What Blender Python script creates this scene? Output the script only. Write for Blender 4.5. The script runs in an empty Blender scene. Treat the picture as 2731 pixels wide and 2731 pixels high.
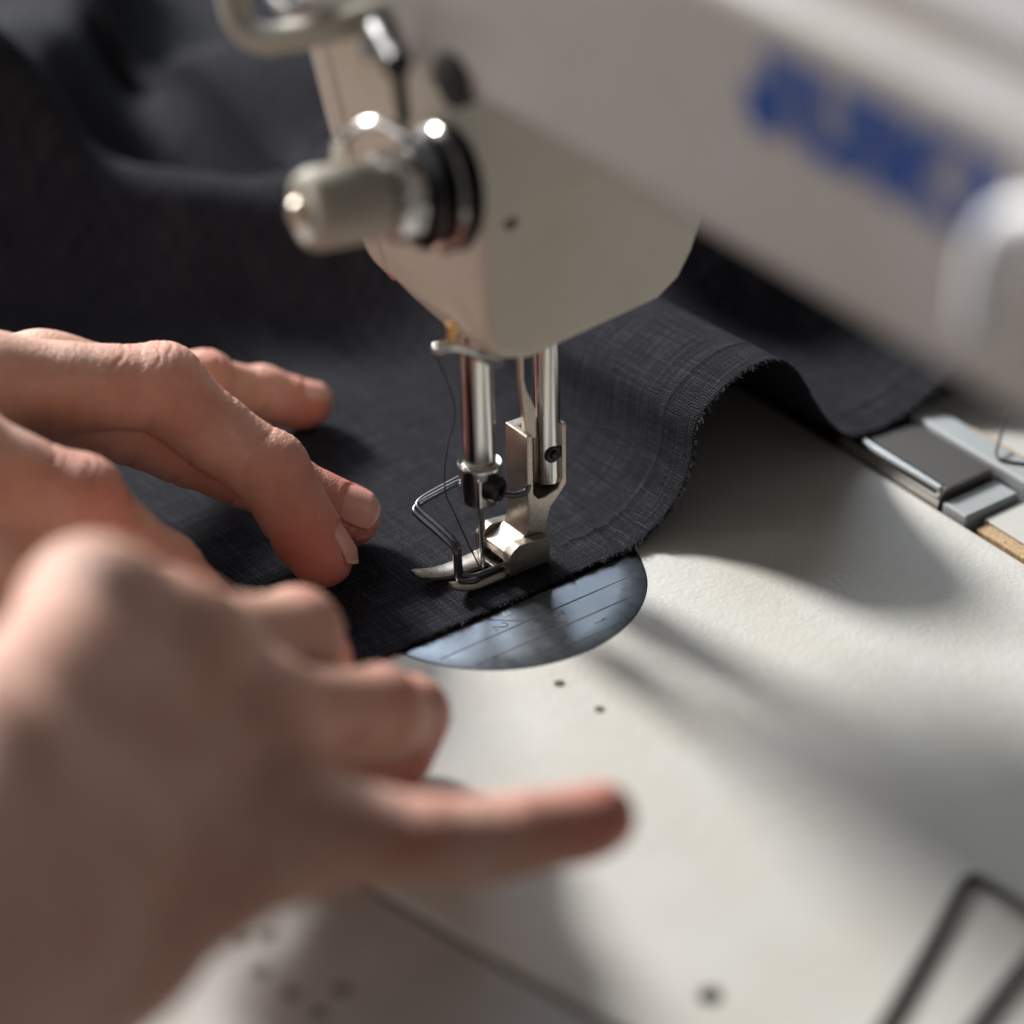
import bpy, bmesh, math, random
import numpy as np
from mathutils import Vector, Matrix

random.seed(7); np.random.seed(7)
MM = 0.001                                   # everything below is laid out in millimetres
scene = bpy.context.scene
COL = scene.collection

# ------------------------------------------------------------------ camera
AL, PI_, RO = math.radians(35.785), math.radians(32.916), math.radians(-1.097)
DIST, SC, OX, OY, W = 650.0, 12.139, 1287.337, 1543.21, 2731.0
FPX = SC * DIST
fwd = np.array([-math.cos(AL) * math.cos(PI_), math.sin(AL) * math.cos(PI_), -math.sin(PI_)])
_r = np.array([math.sin(AL), math.cos(AL), 0.0]); _u = np.cross(_r, fwd)
rgt = _r * math.cos(RO) + _u * math.sin(RO); upv = _u * math.cos(RO) - _r * math.sin(RO)
CAM = -(fwd * DIST + rgt * (OX - W / 2) / SC - upv * (OY - W / 2) / SC)

cd = bpy.data.cameras.new('camera'); cam = bpy.data.objects.new('camera', cd); COL.objects.link(cam)
cam.matrix_world = Matrix(((rgt[0], upv[0], -fwd[0], CAM[0] * MM), (rgt[1], upv[1], -fwd[1], CAM[1] * MM),
                           (rgt[2], upv[2], -fwd[2], CAM[2] * MM), (0, 0, 0, 1)))
cd.sensor_width = 36.0; cd.sensor_height = 36.0; cd.sensor_fit = 'HORIZONTAL'
cd.lens = FPX / W * 36.0
cd.clip_start = 0.02; cd.clip_end = 50.0
cd.dof.use_dof = True; cd.dof.focus_distance = 0.647; cd.dof.aperture_fstop = cd.lens / 25.0
scene.camera = cam

# ------------------------------------------------------------------ light
world = bpy.data.worlds.new('World'); scene.world = world; world.use_nodes = True
bg = world.node_tree.nodes['Background']
bg.inputs[0].default_value = (0.95, 0.93, 0.92, 1); bg.inputs[1].default_value = 0.085

def lamp(name, direction, dist, size, watts, color, shape='DISK', aim=(0.02, 0.02, 0.02)):
    ld = bpy.data.lights.new(name, 'AREA'); ld.shape = shape; ld.size = size; ld.energy = watts; ld.color = color
    o = bpy.data.objects.new(name, ld); COL.objects.link(o)
    d = Vector(direction).normalized()
    o.location = Vector(aim) + d * dist
    o.rotation_euler = d.to_track_quat('Z', 'Y').to_euler()
    return o
lamp('low_window_sun', (-1.0, -0.085, 0.53), 2.2, 0.46, 106.0, (1.0, 0.98, 0.945))
lamp('window_glow', (-0.84, 0.22, 0.52), 2.4, 1.5, 26.0, (0.80, 0.90, 1.0), 'SQUARE')

lamp('side_window', (-0.50, -0.85, 0.42), 2.4, 1.4, 12.0, (1.0, 0.97, 0.94), 'SQUARE')

scene.render.engine = 'CYCLES'
scene.cycles.use_denoising = True
scene.cycles.max_bounces = 8
scene.cycles.sample_clamp_indirect = 4.0
vs = scene.view_settings
vs.view_transform = 'Standard'; vs.look = 'None'; vs.exposure = 0.0; vs.gamma = 1.0; vs.use_curve_mapping = False

# ------------------------------------------------------------------ helpers
def px(u, v, x=None, y=None, z=None):
    """point (mm) where the line of sight through a photo pixel meets the plane x=, y= or z="""
    d = fwd + (u - W / 2) / FPX * rgt - (v - W / 2) / FPX * upv
    ax, val = (0, x) if x is not None else (1, y) if y is not None else (2, z)
    return CAM + d * ((val - CAM[ax]) / d[ax])

def A(*p): return np.array(p, float)

def empty(name, loc, label=None, cat=None, group=None):
    o = bpy.data.objects.new(name, None); COL.objects.link(o)
    o.location = Vector(loc) * MM; o.empty_display_size = 0.01
    tag(o, label, cat, group); return o

def tag(o, label=None, cat=None, group=None, kind=None):
    if label: o['label'] = label
    if cat: o['category'] = cat
    if group: o['group'] = group
    if kind: o['kind'] = kind
    return o

def base_of(parent):
    b = np.zeros(3); p = parent
    while p is not None:
        b = b + np.array(p.location) / MM; p = p.parent
    return b

def mesh_obj(name, verts, faces, mat, parent=None, smooth=False, origin=None):
    v = np.asarray(verts, float)
    b = base_of(parent)
    o_loc = np.zeros(3)
    if origin is not None: o_loc = np.asarray(origin, float) - b
    v = (v - b - o_loc) * MM
    me = bpy.data.meshes.new(name)
    me.from_pydata(v.tolist(), [], [list(map(int, f)) for f in faces]); me.update()
    if smooth: me.polygons.foreach_set('use_smooth', [True] * len(me.polygons))
    if mat: me.materials.append(mat)
    o = bpy.data.objects.new(name, me); COL.objects.link(o)
    o.location = Vector(o_loc) * MM
    if parent is not None: o.parent = parent
    return o

def bevel(o, w, seg=3, angle=35):
    m = o.modifiers.new('bevel', 'BEVEL'); m.width = w * MM; m.segments = seg
    m.limit_method = 'ANGLE'; m.angle_limit = math.radians(angle); m.harden_normals = False
    for p in o.data.polygons: p.use_smooth = True
    s = o.modifiers.new('wn', 'WEIGHTED_NORMAL'); s.keep_sharp = False
    return o

def catmull(pts, n=8, closed=False):
    pts = [np.asarray(p, float) for p in pts]; out = []
    m = len(pts)
    for i in range(m - 1 + closed):
        p0 = pts[(i - 1) % m] if (closed or i > 0) else pts[0] * 2 - pts[1]
        p1 = pts[i]; p2 = pts[(i + 1) % m]
        p3 = pts[(i + 2) % m] if (closed or i + 2 < m) else p2 * 2 - p1
        for k in range(n):
            t = k / n
            out.append(0.5 * (2 * p1 + (p2 - p0) * t + (2 * p0 - 5 * p1 + 4 * p2 - p3) * t * t + (3 * p1 - p0 - 3 * p2 + p3) * t ** 3))
    if not closed: out.append(pts[-1])
    return out

def tube_geo(path, rad, n=12, flat=1.0, flat_dir=None, round_end=True):
    P = [np.asarray(p, float) for p in path]; m = len(P)
    R = [rad] * m if np.isscalar(rad) else list(rad)
    T = []
    for i in range(m):
        t = P[min(i + 1, m - 1)] - P[max(i - 1, 0)]; T.append(t / (np.linalg.norm(t) + 1e-9))
    if round_end:
        a, b = P[0], P[-1]
        P = [a - T[0] * R[0] * .85, a - T[0] * R[0] * .5] + P + [b + T[-1] * R[-1] * .5, b + T[-1] * R[-1] * .85]
        T = [T[0]] * 2 + T + [T[-1]] * 2
        R = [R[0] * .5, R[0] * .87] + R + [R[-1] * .87, R[-1] * .5]; m += 4
    nrm = np.cross(T[0], flat_dir if flat_dir is not None else ([0, 0, 1] if abs(T[0][2]) < .9 else [1, 0, 0])); nrm /= np.linalg.norm(nrm)
    V, F = [], []
    for i in range(m):
        nrm = nrm - T[i] * (nrm @ T[i]); nrm /= np.linalg.norm(nrm)
        b = np.cross(T[i], nrm)
        for k in range(n):
            a = 2 * math.pi * k / n
            V.append(P[i] + R[i] * (math.cos(a) * nrm + math.sin(a) * b * flat))
    for i in range(m - 1):
        for k in range(n):
            F.append((i * n + k, i * n + (k + 1) % n, (i + 1) * n + (k + 1) % n, (i + 1) * n + k))
    F.append(tuple(range(n - 1, -1, -1))); F.append(tuple((m - 1) * n + k for k in range(n)))
    return V, F

def tube(name, path, rad, mat, parent=None, n=12, flat=1.0, flat_dir=None, round_end=True):
    V, F = tube_geo(path, rad, n, flat, flat_dir, round_end)
    return mesh_obj(name, V, F, mat, parent, True)

def frame(axis):
    a = np.asarray(axis, float); a = a / np.linalg.norm(a)
    s = np.cross(a, [0, 0, 1] if abs(a[2]) < .9 else [1, 0, 0]); s /= np.linalg.norm(s)
    return a, s, np.cross(a, s)

def lathe(name, prof, org, axis, mat, parent=None, n=40, facet=None):
    """prof: list of (distance along axis, radius)"""
    a, s, t = frame(axis); V, F = [], []
    for d, r in prof:
        for k in range(n):
            ang = 2 * math.pi * k / n; rr = r
            if facet: rr = r * (1 + facet[1] * (math.cos(facet[0] * ang) > 0))
            V.append(np.asarray(org) + a * d + rr * (math.cos(ang) * s + math.sin(ang) * t))
    m = len(prof)
    for i in range(m - 1):
        for k in range(n):
            F.append((i * n + k, i * n + (k + 1) % n, (i + 1) * n + (k + 1) % n, (i + 1) * n + k))
    F.append(tuple(range(n - 1, -1, -1))); F.append(tuple((m - 1) * n + k for k in range(n)))
    o = mesh_obj(name, V, F, mat, parent, True)
    em = o.modifiers.new('es', 'EDGE_SPLIT'); em.split_angle = math.radians(38)
    return o

def prism(name, poly, x0, x1, mat, parent=None, axis=0, bev=0.0, seg=3):
    """extrude a 2D outline; axis 0: (y,z) along x, 1: (x,z) along y, 2: (x,y) along z"""
    def mk(p, h):
        return {0: (h, p[0], p[1]), 1: (p[0], h, p[1]), 2: (p[0], p[1], h)}[axis]
    n = len(poly)
    V = [mk(p, x0) for p in poly] + [mk(p, x1) for p in poly]
    F = [tuple(range(n - 1, -1, -1)), tuple(range(n, 2 * n))] + [(i, (i + 1) % n, n + (i + 1) % n, n + i) for i in range(n)]
    o = mesh_obj(name, V, F, mat, parent)
    bm = bmesh.new(); bm.from_mesh(o.data); bmesh.ops.recalc_face_normals(bm, faces=bm.faces); bm.to_mesh(o.data); bm.free()
    if bev: bevel(o, bev, seg)
    return o

def box(name, lo, hi, mat, parent=None, bev=0.0):
    return prism(name, [(lo[1], lo[2]), (hi[1], lo[2]), (hi[1], hi[2]), (lo[1], hi[2])], lo[0], hi[0], mat, parent, 0, bev)

def rounded(poly, r, n=5):
    out = []; m = len(poly)
    for i in range(m):
        p = np.array(poly[i], float); a = np.array(poly[i - 1], float); b = np.array(poly[(i + 1) % m], float)
        ri = r[i] if isinstance(r, (list, tuple)) else r
        da = a - p; db = b - p; la = np.linalg.norm(da); lb = np.linalg.norm(db)
        k = min(ri, la * .49, lb * .49)
        s = p + da / la * k; e = p + db / lb * k
        for j in range(n + 1):
            t = j / n; out.append((1 - t) ** 2 * s + 2 * t * (1 - t) * p + t * t * e)
    return [tuple(q) for q in out]

# ------------------------------------------------------------------ materials
def mat(name, col, rough=0.5, metal=0.0, **kw):
    m = bpy.data.materials.new(name); m.use_nodes = True
    b = m.node_tree.nodes['Principled BSDF']
    b.inputs['Base Color'].default_value = (*col, 1); b.inputs['Roughness'].default_value = rough; b.inputs['Metallic'].default_value = metal
    for k, v in kw.items(): b.inputs[k].default_value = v
    return m

class NG:
    def __init__(s, m): s.t = m.node_tree; s.b = s.t.nodes['Principled BSDF']
    def n(s, typ, **kw):
        nd = s.t.nodes.new(typ)
        for k, v in kw.items():
            if k.startswith('i_'): nd.inputs[k[2:].replace('_', ' ')].default_value = v
            else: setattr(nd, k, v)
        return nd
    def l(s, a, b): s.t.links.new(a, b)
    def math(s, op, a, b=None):
        nd = s.t.nodes.new('ShaderNodeMath'); nd.operation = op
        for i, q in enumerate((a, b)):
            if q is None: continue
            if isinstance(q, (int, float)): nd.inputs[i].default_value = q
            else: s.l(q, nd.inputs[i])
        return nd.outputs[0]
    def noise(s, scale, detail=3, rough=.5, vec=None, dist=0.0):
        nd = s.n('ShaderNodeTexNoise'); nd.inputs['Scale'].default_value = scale; nd.inputs['Detail'].default_value = detail
        nd.inputs['Roughness'].default_value = rough; nd.inputs['Distortion'].default_value = dist
        s.l(vec if vec is not None else s.obj(), nd.inputs['Vector']); return nd.outputs['Fac']
    def obj(s):
        if not hasattr(s, '_o'): s._o = s.n('ShaderNodeTexCoord').outputs['Object']
        return s._o
    def ramp(s, fac, stops):
        nd = s.n('ShaderNodeValToRGB'); e = nd.color_ramp.elements
        while len(e) < len(stops): e.new(.5)
        for q, (p, c) in zip(e, stops): q.position = p; q.color = (*c, 1) if len(c) == 3 else c
        s.l(fac, nd.inputs[0]); return nd.outputs[0]
    def bump(s, h, dist, strength=1.0, prev=None):
        nd = s.n('ShaderNodeBump'); nd.inputs['Distance'].default_value = dist; nd.inputs['Strength'].default_value = strength
        s.l(h, nd.inputs['Height'])
        if prev is not None: s.l(prev, nd.inputs['Normal'])
        return nd.outputs[0]
    def mix(s, f, a, b, mode='MIX'):
        nd = s.n('ShaderNodeMix', data_type='RGBA', blend_type=mode)
        for sock, q in ((nd.inputs[0], f), (nd.inputs[6], a), (nd.inputs[7], b)):
            if isinstance(q, (int, float)): sock.default_value = q
            elif isinstance(q, tuple): sock.default_value = (*q, 1)
            else: s.l(q, sock)
        return nd.outputs[2]

def enamel(name, col, peel=0.00012, pscale=900, rough=.42, dirt=.12):
    m = mat(name, col, rough); g = NG(m)
    n1 = g.noise(pscale, 2, .55); n2 = g.noise(pscale * .35, 2)
    h = g.math('ADD', n1, n2)
    if peel: g.l(g.bump(h, peel, .9), g.b.inputs['Normal'])
    d = g.noise(38, 5, .6)
    c2 = tuple(q * (1 - dirt) * k for q, k in zip(col, (1, .98, .94)))
    g.l(g.ramp(d, [(.35, c2), (.62, col)]), g.b.inputs['Base Color'])
    sp = g.noise(60, 4, .6); g.l(g.ramp(sp, [(.3, (rough - .08,) * 3), (.7, (rough + .1,) * 3)]), g.b.inputs['Roughness'])
    return m
M_bed = enamel('bed_enamel', (.63, .625, .595), .00011, 900, .5, .05)
M_head = enamel('head_enamel', (.66, .62, .54), .00004, 900, .38, .08)
M_arm = enamel('arm_enamel', (.49, .46, .45), .00003, 900, .40, .06)
M_plastic = mat('ivory_plastic', (.44, .41, .34), .5)
M_white = mat('white_plastic', (.80, .80, .81), .4)
M_ink = mat('blue_ink', (.0, .06, .30), .45)
M_black = mat('black_steel', (.02, .02, .022), .32, .6)
M_dark = mat('recess_shade', (.012, .012, .012), .7)  # near-black colour stands in for the shade inside holes and gaps
M_brass = mat('brass', (.75, .47, .18), .3, 1.0)

def steel(name, col, r0, r1, speck=0.0, brushed=None, speckcol=(.10, .085, .07), sscale=900):
    m = mat(name, col, r0, 1.0); g = NG(m)
    vec = g.obj()
    if brushed:
        mp = g.n('ShaderNodeMapping'); mp.inputs['Scale'].default_value = brushed; g.l(vec, mp.inputs[0]); vec = mp.outputs[0]
    f = g.noise(420, 4, .65, vec)
    g.l(g.ramp(f, [(.3, (r0,) * 3), (.72, (r1,) * 3)]), g.b.inputs['Roughness'])
    g.l(g.bump(f, .00002, .5), g.b.inputs['Normal'])
    if speck:
        s = g.noise(sscale, 3, .7)
        k = g.ramp(s, [(.5, (0, 0, 0)), (.64, (1, 1, 1))])
        g.l(g.mix(g.math('MULTIPLY', k, speck), col, speckcol), g.b.inputs['Base Color'])
    return m
M_chrome = steel('polished_steel', (.68, .67, .65), .12, .22, .12, (1, 1, .05), (.2, .18, .16), 2200)
M_foot = steel('worn_nickel', (.50, .445, .385), .30, .44, .5, None, (.16, .13, .10), 2600)
M_wire = steel('dark_spring_wire', (.13, .13, .14), .26, .38)
M_wireL = mat('grey_wire', (.15, .145, .145), .5, .3)
M_plate = steel('cool_tinted_steel', (.25, .275, .31), .27, .37, .12, (1, 1, 1), (.20, .24, .29), 150)  # cool tint puts the window's bluish reflection into the steel colour
M_engr = mat('engraving', (.055, .05, .045), .6, .3)
M_engl = mat('engraving_worn', (.30, .27, .21), .5, .5)
M_slide = mat('dark_chrome', (.66, .62, .58), .28, 1.0)
M_edge = mat('bright_chrome', (.8, .8, .79), .2, 1.0)
M_grey = enamel('grey_plastic', (.40, .43, .45), 0, 500, .5, .1)
M_lam = enamel('white_laminate', (.62, .62, .60), 0, 500, .35, .06)
M_dot = mat('dull_zinc', (.20, .19, .18), .6, .2)
M_panel = enamel('grey_laminate', (.50, .49, .475), 0, 500, .45, .15)
M_thread = mat('black_thread', (.012, .012, .016), .8)

def wood_mat():
    m = mat('raw_wood_edge', (.55, .38, .20), .7); g = NG(m)
    mp = g.n('ShaderNodeMapping'); mp.inputs['Scale'].default_value = (1500, 1500, 120); g.l(g.obj(), mp.inputs[0])
    f = g.noise(1.0, 4, .7, mp.outputs[0])
    g.l(g.ramp(f, [(.25, (.25, .14, .06)), (.5, (.58, .40, .21)), (.75, (.74, .56, .34))]), g.b.inputs['Base Color'])
    g.l(g.bump(f, .0004, 1), g.b.inputs['Normal']); return m
M_wood = wood_mat()

def fabric_mat():
    m = mat('charcoal_linen', (.022, .022, .027), .85); g = NG(m); b = g.b
    b.inputs['Specular IOR Level'].default_value = .12
    uv = g.n('ShaderNodeUVMap', uv_map='mm').outputs[0]
    wob = g.n('ShaderNodeTexNoise', i_Scale=.5, i_Detail=3.0); g.l(uv, wob.inputs['Vector'])
    off = g.n('ShaderNodeVectorMath', operation='MULTIPLY_ADD'); g.l(wob.outputs['Color'], off.inputs[0])
    off.inputs[1].default_value = (1.3, 1.3, 0); g.l(uv, off.inputs[2])
    sx = g.n('ShaderNodeSeparateXYZ'); g.l(off.outputs[0], sx.inputs[0])
    pitch = .66
    u = g.math('DIVIDE', sx.outputs[0], pitch); v = g.math('DIVIDE', sx.outputs[1], pitch)
    hu = g.math('ABSOLUTE', g.math('SINE', g.math('MULTIPLY', u, math.pi)))
    hv = g.math('ABSOLUTE', g.math('SINE', g.math('MULTIPLY', v, math.pi)))
    par = g.math('ABSOLUTE', g.math('MODULO', g.math('ADD', g.math('FLOOR', u), g.math('FLOOR', v)), 2.0))
    over_u = g.math('MULTIPLY', g.math('POWER', hu, .6), g.math('ADD', .35, g.math('MULTIPLY', hv, .65)))
    over_v = g.math('MULTIPLY', g.math('POWER', hv, .6), g.math('ADD', .35, g.math('MULTIPLY', hu, .65)))
    h = g.math('ADD', g.math('MULTIPLY', over_u, par), g.math('MULTIPLY', over_v, g.math('SUBTRACT', 1.0, par)))
    # slubs: thick and thin yarns in both directions
    def slub(scale):
        mp = g.n('ShaderNodeMapping'); mp.inputs['Scale'].default_value = scale; g.l(uv, mp.inputs[0])
        return g.noise(1.0, 2, .5, mp.outputs[0])
    s1 = slub((.06, 2.0, 1)); s2 = slub((2.0, .06, 1))
    sl = g.math('MULTIPLY', g.math('ADD', s1, s2), .5)
    fuzz = g.noise(5.0, 2, .6, uv)
    hh = g.math('ADD', h, g.math('ADD', g.math('MULTIPLY', sl, .8), g.math('MULTIPLY', fuzz, .5)))
    g.l(g.bump(hh, .00030, 1.0), b.inputs['Normal'])
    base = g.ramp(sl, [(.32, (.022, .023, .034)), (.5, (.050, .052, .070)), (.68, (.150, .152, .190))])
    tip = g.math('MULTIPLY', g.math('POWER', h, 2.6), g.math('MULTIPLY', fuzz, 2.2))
    g.l(g.mix(tip, (.004, .004, .005), base), b.inputs['Base Color'])  # shade between threads put into the colour: near-black gaps, lit crowns
    return m
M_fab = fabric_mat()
M_fray = mat('linen_fibre', (.022, .022, .027), .9)

def skin_mat(name, wr=1.0):
    m = mat(name, (.58, .36, .28), .46); g = NG(m); b = g.b
    b.inputs['Subsurface Weight'].default_value = .22
    b.inputs['Subsurface Radius'].default_value = (1.0, .35, .2); b.inputs['Subsurface Scale'].default_value = .0032
    b.inputs['Specular IOR Level'].default_value = .42
    red = g.n('ShaderNodeAttribute', attribute_name='red').outputs['Fac']
    n1 = g.noise(55, 4, .6); n2 = g.noise(260, 3, .6)
    c = g.ramp(n1, [(.30, (.58, .30, .22)), (.5, (.69, .415, .315)), (.70, (.78, .52, .42))])
    c = g.mix(g.math('MULTIPLY', n2, .35), c, (.55, .25, .175))
    c = g.mix(g.math('MULTIPLY', red, .85), c, (.62, .14, .10))
    g.l(c, b.inputs['Base Color'])
    vo = g.n('ShaderNodeTexVoronoi', feature='DISTANCE_TO_EDGE'); vo.inputs['Scale'].default_value = 1150
    dv = g.n('ShaderNodeVectorMath', operation='MULTIPLY_ADD')
    nn = g.n('ShaderNodeTexNoise', i_Scale=700.0); g.l(g.obj(), nn.inputs['Vector'])
    g.l(nn.outputs['Color'], dv.inputs[0]); dv.inputs[1].default_value = (.0009,) * 3; g.l(g.obj(), dv.inputs[2])
    g.l(dv.outputs[0], vo.inputs['Vector'])
    cell = g.ramp(vo.outputs['Distance'], [(0, (0, 0, 0)), (.18, (1, 1, 1))])
    bp = g.bump(cell, .00012 * wr, .9)
    bp = g.bump(g.noise(420, 5, .7), .00034 * wr, .7, bp)
    g.l(bp, b.inputs['Normal'])
    g.l(g.ramp(n2, [(.3, (.42,) * 3), (.7, (.58,) * 3)]), b.inputs['Roughness'])
    return m
M_skin = skin_mat('skin')
def nail_mat():
    m = mat('fingernail', (.60, .36, .30), .26); g = NG(m)
    g.b.inputs['Subsurface Weight'].default_value = .15; g.b.inputs['Subsurface Radius'].default_value = (1, .4, .3); g.b.inputs['Subsurface Scale'].default_value = .0015
    a = g.n('ShaderNodeAttribute', attribute_name='edge').outputs['Fac']
    g.l(g.mix(a, (.66, .34, .275), (.80, .64, .54)), g.b.inputs['Base Color']); return m
M_nail = nail_mat()

# ================================================================== the table round the machine
table = empty('work_table', (0, 0, -40), 'white laminate work table with raw wood edge around the sewing machine bed', 'table')
FE0, FE1 = px(1006, 2361, z=0), px(1478, 2631, z=0)         # front edge of the bed
slope_f = (FE1[1] - FE0[1]) / (FE1[0] - FE0[0])
def fy(x, off=0.0): return FE0[1] + (x - FE0[0]) * slope_f + off
YB = 98.4                                                     # back edge of the bed
prism('front_panel', [(-330, fy(-330, -330)), (480, fy(480, -330)), (480, fy(480, -1.3)), (-330, fy(-330, -1.3))], -30, -1.2, M_panel, table, 2, .8)
box('far_top', (-330, YB + 28, -24), (7.6, YB + 420, 0.4), M_panel, table, .5)
box('added_dark_floor', (-600, -420, -62), (480, YB + 420, -41), M_dark, table, .5)  # dark floor added beneath so open gaps look shaded, not background grey
# ring of small stitch-mark dots on the front panel
for i, (u, v) in enumerate([(712, 2492), (772, 2648), (908, 2640), (848, 2702), (690, 2590), (640, 2500)]):
    c = px(u, v, z=-1.2)
    lathe('screw_hole', [(0, 1.7), (.25, 1.7), (.3, 1.2)], c + A(0, 0, -.05), (0, 0, 1), M_dot, table, 20)
# back part of the table: white top with raw wood front edge, grey step, chrome hinge plate
gx = px(2595, 1400, z=-.6)[0]
wl = px(2640, 1385, z=0)[0]
box('wood_edge', (wl, YB + 1.6, -24), (420, YB + 5.2, -.6), M_wood, table, .5)
box('laminate_top', (wl - 1, YB + 5.25, -24), (420, YB + 17.2, 0), M_lam, table, .3)
g0 = px(2487, 1345, z=1)[0]; g1 = px(2590, 1400, z=1)[0]
box('hinge_block', (g0 + 1.2, YB + .8, -20), (wl - 2.2, YB + 17.2, 1.5), M_grey, table, .7)
s0 = px(2300, 1230, z=2)[0]
pl = prism('hinge_plate', rounded([(YB + .5, -2), (YB + .9, 1.4), (YB + 2.6, 3.7), (YB + 17.6, 3.7), (YB + 17.6, -2)], [.3, .3, .6, .5, .3]), s0 - 12, g0, M_slide, table, 0, .25)
lathe('hinge_edge', [(0, 1.2), (.6, 1.9), (g0 - s0 + 10, 1.9), (g0 - s0 + 10.6, 1.2)], A(s0 - 11, YB + 2.6, 2.2), (1, 0, 0), M_edge, table, 32)  # round bar added so the plate's front edge catches a bright highlight
box('hinge_strip', (9.0, YB + 18, -10), (420, YB + 25.5, 4.6), M_grey, table, 1.2)
box('rear_trim', (9.0, YB + 25.8, -10), (420, YB + 27.6, 3.0), M_wood, table, .4)
box('rear_top', (8.0, YB + 28, -24), (420, YB + 420, 2.2), M_lam, table, .5)
box('left_top', (-620, -420, -30), (-331, YB + 420, -1.2), M_lam, table, .5)

# ================================================================== sewing machine
mach = empty('sewing_machine', (0, 0, -40), 'white industrial sewing machine with blue lettering on its arm and steel presser foot', 'sewing machine')

# ---- bed with a round cut-out for the needle plate and small oil holes
PC, PR = A(2.6, 1.6), 33.0
def build_bed():
    bm = bmesh.new()
    def loop(pts):
        vsx = [bm.verts.new((p[0], p[1], 0)) for p in pts]
        return [bm.edges.new((vsx[i], vsx[(i + 1) % len(vsx)])) for i in range(len(vsx))]
    outer = []
    xs = np.linspace(-330, 480, 28)
    outer += [(x, fy(x)) for x in xs] + [(x, YB) for x in xs[::-1]]
    L0 = loop(outer)
    circ = lambda c, r, n: [(c[0] + r * math.cos(2 * math.pi * k / n), c[1] + r * math.sin(2 * math.pi * k / n)) for k in range(n)]
    Ls = [loop(circ(PC, PR + .35, 96))]
    for (u, v, r) in ((1493, 1823, 1.25), (1600, 1892, 1.15), (1895, 2655, 2.4)):
        Ls.append(loop(circ(px(u, v, z=0), r, 24)))
    edges = L0[:]
    for q in Ls: edges += q
    bmesh.ops.triangle_fill(bm, edges=edges, use_beauty=True)
    for f in bm.faces:
        if f.normal.z < 0: f.normal_flip()
    # walls
    for L, dz in [(L0, -40)] + [(q, -6) for q in Ls]:
        r = bmesh.ops.extrude_edge_only(bm, edges=L)
        for v in [g for g in r['geom'] if isinstance(g, bmesh.types.BMVert)]: v.co.z += dz
    # rounded rim along the outside
    top = [e for e in bm.edges if e in set(L0)]
    bmesh.ops.bevel(bm, geom=top, offset=1.3, segments=4, affect='EDGES', profile=.5)
    bmesh.ops.recalc_face_normals(bm, faces=bm.faces)
    V = [tuple(v.co) for v in bm.verts]; bm.verts.index_update(); F = [[v.index for v in f.verts] for f in bm.faces]
    up = sum(f.normal.z * f.calc_area() for f in bm.faces)
    bm.free()
    if up < 0: F = [f[::-1] for f in F]
    return V, F
V, F = build_bed()
bed = mesh_obj('bed', V, F, M_bed, mach)
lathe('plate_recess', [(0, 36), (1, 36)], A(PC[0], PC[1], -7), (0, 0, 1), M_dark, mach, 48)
for (u, v, r) in ((1493, 1823, 1.25), (1600, 1892, 1.15), (1895, 2655, 2.4)):
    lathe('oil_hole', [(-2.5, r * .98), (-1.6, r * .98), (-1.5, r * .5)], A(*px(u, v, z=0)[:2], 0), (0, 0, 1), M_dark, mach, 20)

# ---- needle plate with engraved guide lines
def disc_plate():
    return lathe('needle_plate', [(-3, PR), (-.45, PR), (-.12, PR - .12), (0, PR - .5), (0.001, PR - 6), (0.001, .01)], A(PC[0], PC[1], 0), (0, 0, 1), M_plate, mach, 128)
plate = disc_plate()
def chord(x): return math.sqrt(max((PR - 1.8) ** 2 - (x - PC[0]) ** 2, 0))
def strip(name, pts, w, m, parent, z=.03):
    P = [np.asarray(p[:2], float) for p in pts]; V, F = [], []
    for i in range(len(P)):
        t = P[min(i + 1, len(P) - 1)] - P[max(i - 1, 0)]; t /= np.linalg.norm(t); nn = A(-t[1], t[0]) * w / 2
        V += [(*(P[i] - nn), z), (*(P[i] + nn), z), (*(P[i] - nn), z - .06), (*(P[i] + nn), z - .06)]
    for i in range(len(P) - 1):
        a = 4 * i; b = a + 4
        F += [(a, b, b + 1, a + 1), (a + 2, a, a + 1, a + 3)[::-1] if i == 0 else (a, a + 2, b + 2, b), (a + 1, b + 1, b + 3, a + 3)]
    return mesh_obj(name, V, F, m, parent)
for x in (12.7, 19.05, 25.4, 31.75):
    c = chord(x)
    yl = PC[1] - c; yh = PC[1] + c
    if x > 31: yl, yh = px(1434, 1760, z=0)[1], px(1659, 1658, z=0)[1]
    strip('guide_line', [(x, yl), (x, yh)], 0.32, M_engr if x > 13 else M_engl, plate)
GL = {'1': [[(-.55, .8), (0, 1.6), (0, -1.6)]],
      '2': [[(-.9, .8), (-.6, 1.4), (0, 1.6), (.65, 1.35), (.85, .8), (.5, .1), (-.9, -1.6), (.95, -1.6)]],
      '3': [[(-.85, 1.6), (.85, 1.6), (-.1, .35), (.6, .15), (.9, -.5), (.6, -1.3), (0, -1.6), (-.6, -1.4), (-.9, -.95)]],
      '4': [[(.45, -1.6), (.45, 1.6), (-.95, -.7), (.95, -.7)]]}
def numeral(ch, u, v, m=None):
    c = px(u, v, z=0)
    for st in GL[ch]: strip('numeral', [(c[0] + a * 1.0, c[1] + b) for a, b in st], .27, m or M_engr, plate, .035)
def slash(u0, v0, u1, v1, m=None): strip('fraction_bar', [px(u0, v0, z=0), px(u1, v1, z=0)], .24, m or M_engr, plate, .035)
numeral('3', 1485, 1639); numeral('4', 1459, 1674); slash(1423, 1658, 1514, 1659.5)
numeral('1', 1601, 1657)
numeral('1', 1360, 1640, M_engl); numeral('2', 1336, 1670); slash(1307, 1653, 1398, 1656)

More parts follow.
